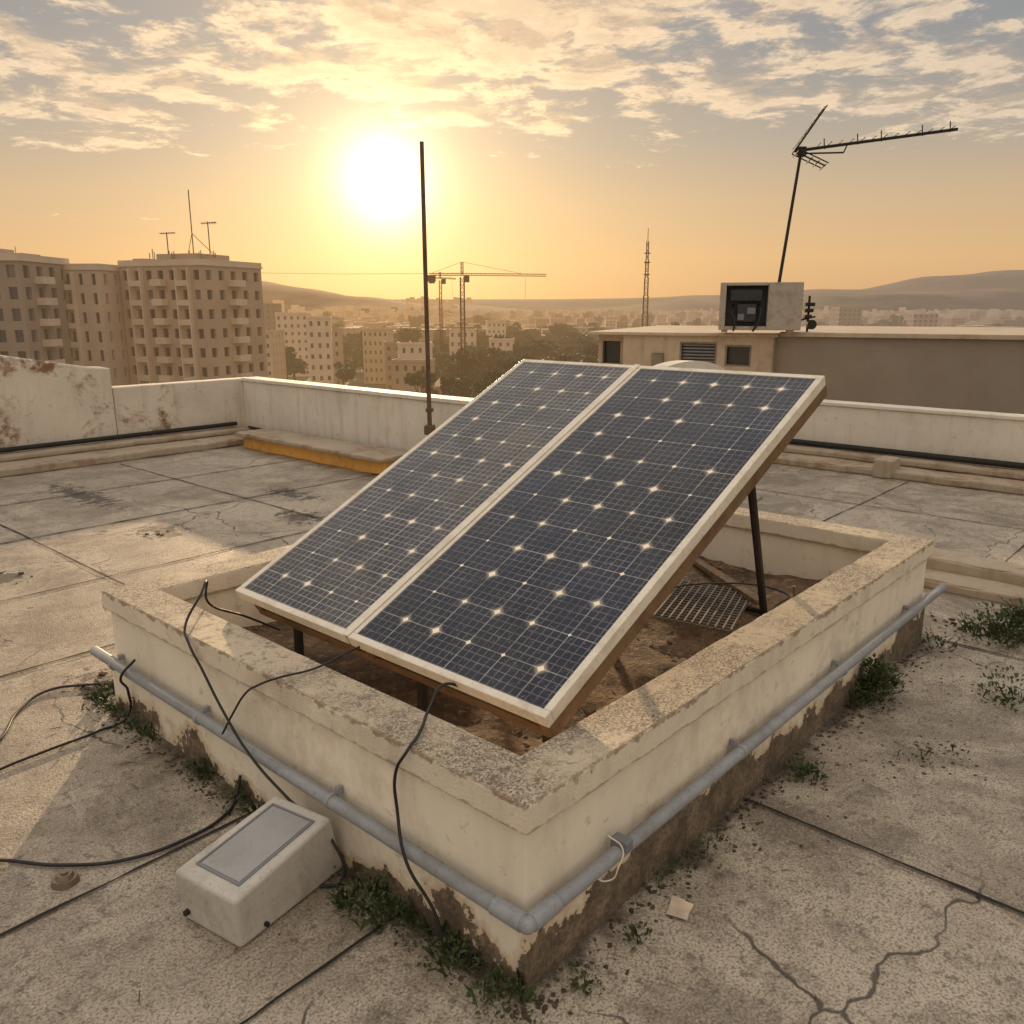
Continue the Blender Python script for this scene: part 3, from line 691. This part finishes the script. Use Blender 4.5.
# ================================================================= TERRAIN AND HILLS
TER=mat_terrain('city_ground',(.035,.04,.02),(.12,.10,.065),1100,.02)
bm=bmesh.new(); R_=16000; quad(bm,[(-R_,-R_,-25),(R_,-R_,-25),(R_,R_,-25),(-R_,R_,-25)]); mk('ground',bm,TER)
def hill(name,xs,hs,Y,depth,mat,seed,rough_=.18):
    bm=bmesh.new(); nx=160; ny=14; V=[]
    x0,x1=xs[0],xs[-1]
    for i in range(nx+1):
        x=x0+(x1-x0)*i/nx; k=0
        while k<len(xs)-2 and x>xs[k+1]: k+=1
        f=(x-xs[k])/(xs[k+1]-xs[k]); f=f*f*(3-2*f); h=hs[k]*(1-f)+hs[k+1]*f
        row=[]
        for j in range(ny+1):
            s=j/ny; y=Y+(s-.6)*depth; pr=math.sin(min(1,s/.6)*math.pi/2) if s<.6 else math.cos((s-.6)/.4*math.pi/2)
            nz=mn.fractal(Vector((x/(depth*.5),y/(depth*.5),seed)),1.,2.,6)
            row.append(bm.verts.new((x,y,-27+(h+27)*pr*(1+rough_*nz))))
        V.append(row)
    for i in range(nx):
        for j in range(ny): bm.faces.new((V[i][j],V[i+1][j],V[i+1][j+1],V[i][j+1]))
    bmesh.ops.recalc_face_normals(bm,faces=bm.faces)
    return mk(name,bm,mat,smooth=True)
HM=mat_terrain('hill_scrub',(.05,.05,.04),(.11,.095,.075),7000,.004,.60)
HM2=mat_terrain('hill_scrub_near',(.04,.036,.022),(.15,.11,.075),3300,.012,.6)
hill('hill',[-5200,-3500,-1500,300,1500,2300,2900,3350,3900,5200],[60,70,35,45,60,105,205,255,210,140],6000,2200,HM,1.)
hill('hill',[300,900,1500,2000,2600,3600],[-20,25,48,60,85,60],4200,1200,HM,5.,.25)
hill('hill',[-2200,-1500,-1000,-760,-600,-420,-200,200],[60,75,66,60,44,22,5,-20],2500,900,HM2,3.,.2)
# ================================================================= TREES
BARK=simple('bark',(.10,.075,.05),.9,hz=1200)
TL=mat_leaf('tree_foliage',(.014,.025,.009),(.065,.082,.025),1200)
def tree_into(bm,h,r,n,size,bml):
    lobes=[]
    for i in range(random.randint(7,11)):
        a=random.uniform(0,6.283); rr=r*random.uniform(.15,.75); zz=h*random.uniform(.36,.88)
        lobes.append((Vector((rr*math.cos(a),rr*math.sin(a),zz)),r*random.uniform(.3,.55)))
    cyl(bml,(0,0,0),(0,0,h*.5),h*.035,7,0,h*.02)
    for c,_ in lobes: cyl(bml,(0,0,h*random.uniform(.25,.45)),c,h*.014,5,0,h*.005)
    for i in range(n):
        c,lr=random.choice(lobes); 
        d=Vector([random.gauss(0,1) for _ in range(3)]).normalized()*lr*random.uniform(.55,1.08); d.z*=.8
        p=c+d; u=Vector([random.gauss(0,1) for _ in range(3)]).normalized(); w=u.cross(Vector([random.gauss(0,1) for _ in range(3)])).normalized(); s=size*random.uniform(.5,1.3)
        quad(bm,[p-u*s-w*s*.6,p+u*s*.8-w*s*.5,p+u*s+w*s*.6,p-u*s*.7+w*s*.7])
def inst(name,me,parent,M):
    o=bpy.data.objects.new(name,me); COL.objects.link(o); o.parent=parent; o.matrix_local=M; return o
near=[]; far=[]
for k in range(3):
    bl=bmesh.new(); bt=bmesh.new(); tree_into(bl,17,5,2200,.33,bt)
    o=mk('crown_src',bl,TL); q=mk('trunk_src',bt,BARK); near.append((o.data,q.data)); bpy.data.objects.remove(o); bpy.data.objects.remove(q)
for k in range(5):
    bl=bmesh.new(); bt=bmesh.new(); tree_into(bl,13,5.5,420,.75,bt)
    o=mk('crown_src',bl,TL); q=mk('trunk_src',bt,BARK); far.append((o.data,q.data)); bpy.data.objects.remove(o); bpy.data.objects.remove(q)
for i,(x,y,s) in enumerate(((-4.6,165,.95),(-12,185,.9),(3,190,1.0),(10,200,1.05),(17,215,1.1),(-21,195,.8),(25,230,1.1),(33,240,1.0))):
    e=empty('tree',Matrix.Translation((x,y,-25))@Matrix.Rotation(i*1.3,4,'Z')@Matrix.Scale(s,4))
    a,b=near[i%3]; inst('crown',a,e,Matrix()); inst('trunk_and_limbs',b,e,Matrix())
e=empty('distant_trees')
for k in range(1100):
    if k<200: D=random.uniform(215,520); u=random.uniform(-.06,.20)
    elif k<520: D=random.uniform(270,700); u=random.uniform(-.36,.75)
    else: D=random.uniform(500,2400); u=random.uniform(-.65,.7)
    s=random.uniform(.7,1.25)*(1 if D<700 else 1.25)
    M=Matrix.Translation((u*D,D,-25))@Matrix.Rotation(random.uniform(0,6),4,'Z')@Matrix.Diagonal((s*random.uniform(.9,1.3),s,s*random.uniform(.7,1.1),1))
    a,b=random.choice(far); inst('crown',a,e,M)
    if D<520: inst('trunk',b,e,M)
# ================================================================= CRANES AND LATTICE TOWER
CR=simple('crane_steel',(.16,.085,.04),.7,hz=1800)
def lattice(bm,p0,p1,w,n,r):
    p0=Vector(p0);p1=Vector(p1);d=(p1-p0); q=d.to_track_quat('Z','Y'); 
    cs=[q@Vector((sx*w/2,sy*w/2,0)) for sx,sy in ((-1,-1),(1,-1),(1,1),(-1,1))]
    for c in cs: cyl(bm,p0+c,p1+c,r,4)
    for i in range(n):
        a=p0+d*i/n;b=p0+d*(i+1)/n
        for k in range(4): cyl(bm,a+cs[k],b+cs[(k+1)%4],r*.6,3); cyl(bm,a+cs[k],a+cs[(k+1)%4],r*.6,3)
def crane(x,y,zj,l,r_,top,s=1.):
    e=empty('tower_crane',Matrix.Translation((x,y,0))@Matrix.Rotation(math.radians(-4),4,'Z')); bm=bmesh.new()
    lattice(bm,(0,0,-25),(0,0,zj),1.1*s,18,.13*s); lattice(bm,(0,0,zj+.8),(r_,0,zj+.5),.6*s,18,.07*s); lattice(bm,(0,0,zj+.8),(-l,0,zj+.8),.6*s,7,.08*s)
    lattice(bm,(0,0,zj+.8),(0,0,top),.6*s,3,.09*s)
    cyl(bm,(0,0,top),(r_*.7,0,zj+1.),.05*s,4); cyl(bm,(0,0,top),(-l*.9,0,zj+1.2),.05*s,4)
    addbox(bm,(-l-.3,-.7,zj-1.2),(-l+1.8,.7,zj+.6)); addbox(bm,(.5,-.8,zj-1.4),(2.0,.8,zj+.4)); cyl(bm,(r_*.75,0,zj),(r_*.75,0,zj-6),.04,4)
    mk('steelwork',bm,CR,e)
crane(-14.2,250,9.6,9.5,24,13.8); crane(-27,330,11,4,6,14,.8)
e=empty('lattice_tower',Matrix.Translation((46,300,0))); bm=bmesh.new()
for k in range(8):
    z0=-25+k*6; w=2.6-.28*k; lattice(bm,(0,0,z0),(0,0,z0+6),w,3,.12)
cyl(bm,(0,0,23),(0,0,27),.12,5); 
for z in (12,16,19): cyl(bm,(-1.0,0,z),(1.0,0,z),.25,6)
mk('steelwork',bm,CR,e)
tube('overhead_cable',[(-75,262,11.2),(-50,256,10.7),(-23,250,10.6)],.05,CR,bez=False)
# ================================================================= NEIGHBOURING ROOFTOP PLANT ROOM
M=Matrix.Translation((1.5,15.7,0))@Matrix.Rotation(math.atan2(-.4,.917),4,'Z')
pr=empty('rooftop_plant_room',M)
CREAM=mat_plaster('plant_room_cream',(.48,.40,.31),amount=.8,rust=.3)
TAUPE=mat_plaster('plant_room_taupe',(.27,.23,.19),amount=.5,rust=.1)
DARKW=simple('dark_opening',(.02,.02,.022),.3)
bm=bmesh.new()
def wall_open(bm,x0,x1,z0,z1,y,ops,rec=.12,mi=0,mo=1):
    xs=[x0]; 
    for o in ops: xs+= [o[0],o[1]]
    xs.append(x1)
    for k in range(0,len(xs),2): quad(bm,[(xs[k],y,z0),(xs[k+1],y,z0),(xs[k+1],y,z1),(xs[k],y,z1)],mi)
    for a,b,c,d in ops:
        quad(bm,[(a,y,z0),(b,y,z0),(b,y,c),(a,y,c)],mi); quad(bm,[(a,y,d),(b,y,d),(b,y,z1),(a,y,z1)],mi)
        quad(bm,[(a,y,c),(b,y,c),(b,y+rec,c),(a,y+rec,c)],mi); quad(bm,[(a,y,d),(b,y,d),(b,y+rec,d),(a,y+rec,d)],mi)
        quad(bm,[(a,y,c),(a,y+rec,c),(a,y+rec,d),(a,y,d)],mi); quad(bm,[(b,y,c),(b,y+rec,c),(b,y+rec,d),(b,y,d)],mi)
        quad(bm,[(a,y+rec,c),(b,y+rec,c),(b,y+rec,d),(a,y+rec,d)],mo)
wall_open(bm,0,.56,-3,1.40,.25,[(.08,.42,.88,1.28)])
quad(bm,[(.56,.25,-3),(.56,-.05,-3),(.56,-.05,1.40),(.56,.25,1.40)])
wall_open(bm,.56,3.15,-3,1.40,-.05,[(1.58,2.22,.86,1.30),(2.36,2.80,.90,1.26)])
quad(bm,[(0,.25,-3),(0,5,-3),(0,5,1.40),(0,.25,1.40)]); quad(bm,[(3.15,-.05,-3),(3.15,.1,-3),(3.15,.1,1.40),(3.15,-.05,1.40)])
mk('cream_walls',bm,[CREAM,DARKW],pr)
bm=bmesh.new(); addbox(bm,(-.08,-.13,1.401),(3.22,5.1,1.455),0,.01); addbox(bm,(3.223,.02,1.405),(16,5.1,1.48),0,.01); mk('roof_slab',bm,CREAM,pr)
bm=bmesh.new(); addbox(bm,(3.153,.1,-3),(16,5,1.40)); mk('taupe_wall',bm,TAUPE,pr)
bm=bmesh.new()
for a,b,c,d in ((1.58,2.22,.86,1.30),(2.36,2.80,.90,1.26)):
    addbox(bm,(a,-.045,c),(a+.03,.03,d)); addbox(bm,(b-.03,-.045,c),(b,.03,d)); addbox(bm,(a+.031,-.045,c),(b-.031,.03,c+.03)); addbox(bm,(a+.031,-.045,d-.03),(b-.031,.03,d))
addbox(bm,(.02,.20,.84),(.5,.249,.875)); addbox(bm,(.62,-.09,.5),(.9,-.052,.8),0,.01); addbox(bm,(1.1,-.12,.78),(1.3,-.052,1.1),0,.01)
mk('window_frames',bm,GRATE,pr)
bm=bmesh.new()
for k in range(7): addbox(bm,(1.62,.0,.90+k*.055),(2.18,.05,.925+k*.055))
mk('louvres',bm,GREYP,pr)
# ================================================================= AIR HANDLING CABINET + TV ANTENNA
AM=Matrix.Translation((3.42,14.35,1.478))@Matrix.Rotation(math.radians(-14),4,'Z')
ac=empty('air_conditioning_unit',AM)
bm=bmesh.new()
w,h,d=1.30,.80,.75
addbox(bm,(0,.0,.04),(.10,d,h),0,.01); addbox(bm,(.76,.0,.04),(w,d,h),0,.01)
addbox(bm,(.1005,.0,h-.05),(.7595,d,h),0,.01); addbox(bm,(.1005,.0,.04),(.7595,d,.10),0,.01); addbox(bm,(.1005,.35,.101),(.7595,d,h-.051))
addbox(bm,(.05,.05,0),(.15,.7,.039)); addbox(bm,(1.1,.05,0),(1.2,.7,.039))
for k in range(8): addbox(bm,(w+.001,.12,.16+k*.07),(w+.014,.63,.19+k*.07))
mk('casing',bm,mat_metal('unit_casing',(.36,.33,.29),.5,.1,.5),ac)
bm=bmesh.new()
addbox(bm,(.104,.33,.101),(.756,.349,h-.052)); addbox(bm,(.16,.08,.50),(.68,.32,.70),0,.02); addbox(bm,(.28,.12,.16),(.60,.30,.46),0,.02); cyl(bm,(.3,.06,.6),(.3,.1,.6),.07,16); cyl(bm,(.52,.06,.6),(.52,.1,.6),.07,16)
mk('machinery',bm,simple('machinery_dark',(.03,.032,.038),.4,.3,scale=10),ac)
tube('hose',[(.62,.2,.45),(.66,.02,.38),(.64,-.03,.2),(.55,-.02,.02)],.018,BLACK,ac)
tube('hose',[(.22,.2,.45),(.2,.02,.33),(.26,-.03,.2),(.24,-.02,.02)],.015,BLACK,ac)
bm=bmesh.new(); addbox(bm,(.30,.10,.20),(.40,.119,.30)); addbox(bm,(.45,.10,.30),(.58,.119,.40)); mk('label_plate',bm,GREYP,ac)
ta=empty('tv_antenna'); bm=bmesh.new()
top=Vector((4.60,14.43,4.33)); cyl(bm,(4.37,14.43,2.0),top,.028,10,0,.024)
e0=Vector((4.50,14.45,4.30)); e1=Vector((6.86,14.05,4.55)); cyl(bm,e0,e1,.024,8)
D=(e1-e0).normalized(); S_=D.cross(Vector((0,0,1))).normalized(); U=S_.cross(D)
for k in range(13):
    p=e0+D*(.35+k*.165); l=.26-.010*k
    cyl(bm,p-S_*l+Vector((0,0,.03)),p+S_*l+Vector((0,0,.03)),.007,6)
for sx in (.45,.95,1.3,1.9,2.3):
    p=e0+D*sx; cyl(bm,p-U*.03,p+U*.13,.009,5)
for s in (-1,1):
    for k in range(5):
        q=e0+D*(.02+.10*k)+U*s*(.08+.115*k)*(1 if s>0 else .55); 
        cyl(bm,q-S_*.30,q+S_*.30,.009,5)
    E_=D*.46+U*s*.56*(1 if s>0 else .5)
    cyl(bm,e0,e0+E_,.013,6); cyl(bm,e0+S_*.28,e0+E_+S_*.28,.010,6); cyl(bm,e0-S_*.28,e0+E_-S_*.28,.010,6)
addbox(bm,(4.53,14.38,4.22),(4.67,14.50,4.36),0,.01); cyl(bm,e0+D*.1+Vector((0,0,-.05)),e0+D*.75+Vector((0,0,-.12)),.014,6); cyl(bm,e0+D*.75+Vector((0,0,-.12)),e0+D*.8,.012,6)
mk('aerial',bm,BLKMET,ta)
rr=empty('rooftop_antenna_cluster',Matrix.Translation((4.98,14.6,1.45))); bm=bmesh.new()
cyl(bm,(0,0,0),(0,0,.62),.02,8)
for k in range(3): addbox(bm,(-.07,-.05,.25+k*.1),(.05+.02*k,.05,.31+k*.1),0,.01)
cyl(bm,(-.14,0,.22),(.12,0,.28),.015,8); cyl(bm,(.05,-.08,.15),(.05,.0,.15),.08,14)
mk('body',bm,BLKMET,rr)
# ================================================================= WORLD
SUN_EL=math.radians(9.5); SUN_AZ=math.atan2(-.1395,.99)
vis=Vector((-.141,1.,.135)).normalized()
w=bpy.data.worlds.new('World'); sc.world=w; w.use_nodes=True; t=NT(w.node_tree)
for n in list(t.n): t.n.remove(n)
co=t.new('ShaderNodeTexCoord').outputs['Generated']; d=t.vm('NORMALIZE',co); s=t.sep(d)
z=t.m('MAXIMUM',s[2],0.)
grad=t.ramp(z,[(0.,(.58,.35,.185)),(.05,(.66,.415,.21)),(.11,(.56,.40,.245)),(.17,(.39,.34,.28)),(.26,(.25,.265,.28)),(.38,(.27,.28,.30)),(.58,(.84,.77,.69)),(1.,(1.02,.93,.82))])  # stops above the visible band brightened as added fill on the roof
back=t.ss(t.m('MULTIPLY',s[1],-1.),-.2,.7)
grad=t.mix(t.m('MULTIPLY',back,.85),grad,(.86,.73,.58))  # added warm fill: unseen sky behind the camera made brighter
dot=t.m('MINIMUM',t.vm('DOT_PRODUCT',d,tuple(vis)),1.); angl=t.m('ARCCOSINE',dot)
zz=t.m('ADD',z,.07); p=t.comb(t.m('DIVIDE',s[0],zz),t.m('DIVIDE',s[1],zz))
def field(pp):
    n1=t.noise(pp,.62,2,.5); n2=t.noise(pp,3.6,7,.68,.25)
    return t.m('ADD',t.m('MULTIPLY',n2,.66),t.m('MULTIPLY',n1,.50))
dens=field(p); dens2=field(t.vm('ADD',p,(-.03,.13,0)))
cov=t.ss(z,.11,.225)
thr=t.m('MULTIPLY_ADD',cov,-.225,.735)
dd=t.m('SUBTRACT',dens,thr)
alpha=t.m('MULTIPLY',t.ss(dd,-.015,.085),t.m('SUBTRACT',1.,t.ss(z,.4,.58)))
shade=t.ss(t.m('SUBTRACT',dens2,dens),-.05,.06)
thick=t.m('ADD',t.m('MULTIPLY',shade,.6),t.m('MULTIPLY',t.ss(dd,.05,.17),.4))
near=t.m('EXPONENT',t.m('MULTIPLY',angl,-2.2))
lit=t.mix(near,(.66,.55,.43),(1.15,.82,.48)); dark=t.mix(near,(.215,.20,.20),(.42,.30,.21))
cc=t.mix(thick,lit,dark)
c=t.mix(t.m('MULTIPLY',alpha,.93),grad,cc)
g=lambda k,q:t.m('EXPONENT',t.m('MULTIPLY',t.m('POWER',t.m('DIVIDE',angl,k),q),-1.))
def add(c,f,col): 
    return t.mix(1.,c,t.mix(f,(0,0,0),col),'ADD')
c=add(c,g(.036,1.5),(2.2,2.0,1.5)); c=add(c,g(.095,1.1),(.80,.55,.24)); c=add(c,g(.32,1.15),(.26,.14,.04))
bg=t.new('ShaderNodeBackground'); t.put(bg.inputs[0],c); bg.inputs[1].default_value=1.
sky=t.new('ShaderNodeTexSky'); sky.sky_type='NISHITA'; sky.sun_disc=False; sky.sun_elevation=SUN_EL; sky.sun_rotation=SUN_AZ; sky.air_density=1.2; sky.dust_density=1.
bg2=t.new('ShaderNodeBackground'); t.l.new(sky.outputs[0],bg2.inputs[0]); bg2.inputs[1].default_value=.006
ad=t.new('ShaderNodeAddShader'); t.l.new(bg.outputs[0],ad.inputs[0]); t.l.new(bg2.outputs[0],ad.inputs[1])
out=t.new('ShaderNodeOutputWorld'); t.l.new(ad.outputs[0],out.inputs[0])
w.cycles.sampling_method='MANUAL'; w.cycles.sample_map_resolution=512
# ================================================================= SUN
ld=bpy.data.lights.new('sun','SUN'); ld.energy=5.; ld.angle=math.radians(.6); ld.color=(1.,.70,.40)
lo=bpy.data.objects.new('sun',ld); COL.objects.link(lo)
sd=Vector((math.sin(SUN_AZ)*math.cos(SUN_EL),math.cos(SUN_AZ)*math.cos(SUN_EL),math.sin(SUN_EL)))
lo.rotation_euler=sd.to_track_quat('Z','Y').to_euler()
# ================================================================= CAMERA
cam=bpy.data.cameras.new('camera'); cam.lens=36*846/1024; cam.sensor_width=36; cam.clip_end=40000; cam.clip_start=.05
co_=bpy.data.objects.new('camera',cam); COL.objects.link(co_); co_.location=(0,0,1.92); co_.rotation_euler=(math.radians(90)-math.atan(207/846),0,0)
sc.camera=co_
sc.view_settings.view_transform='Standard'; sc.view_settings.look='None'; sc.view_settings.exposure=0
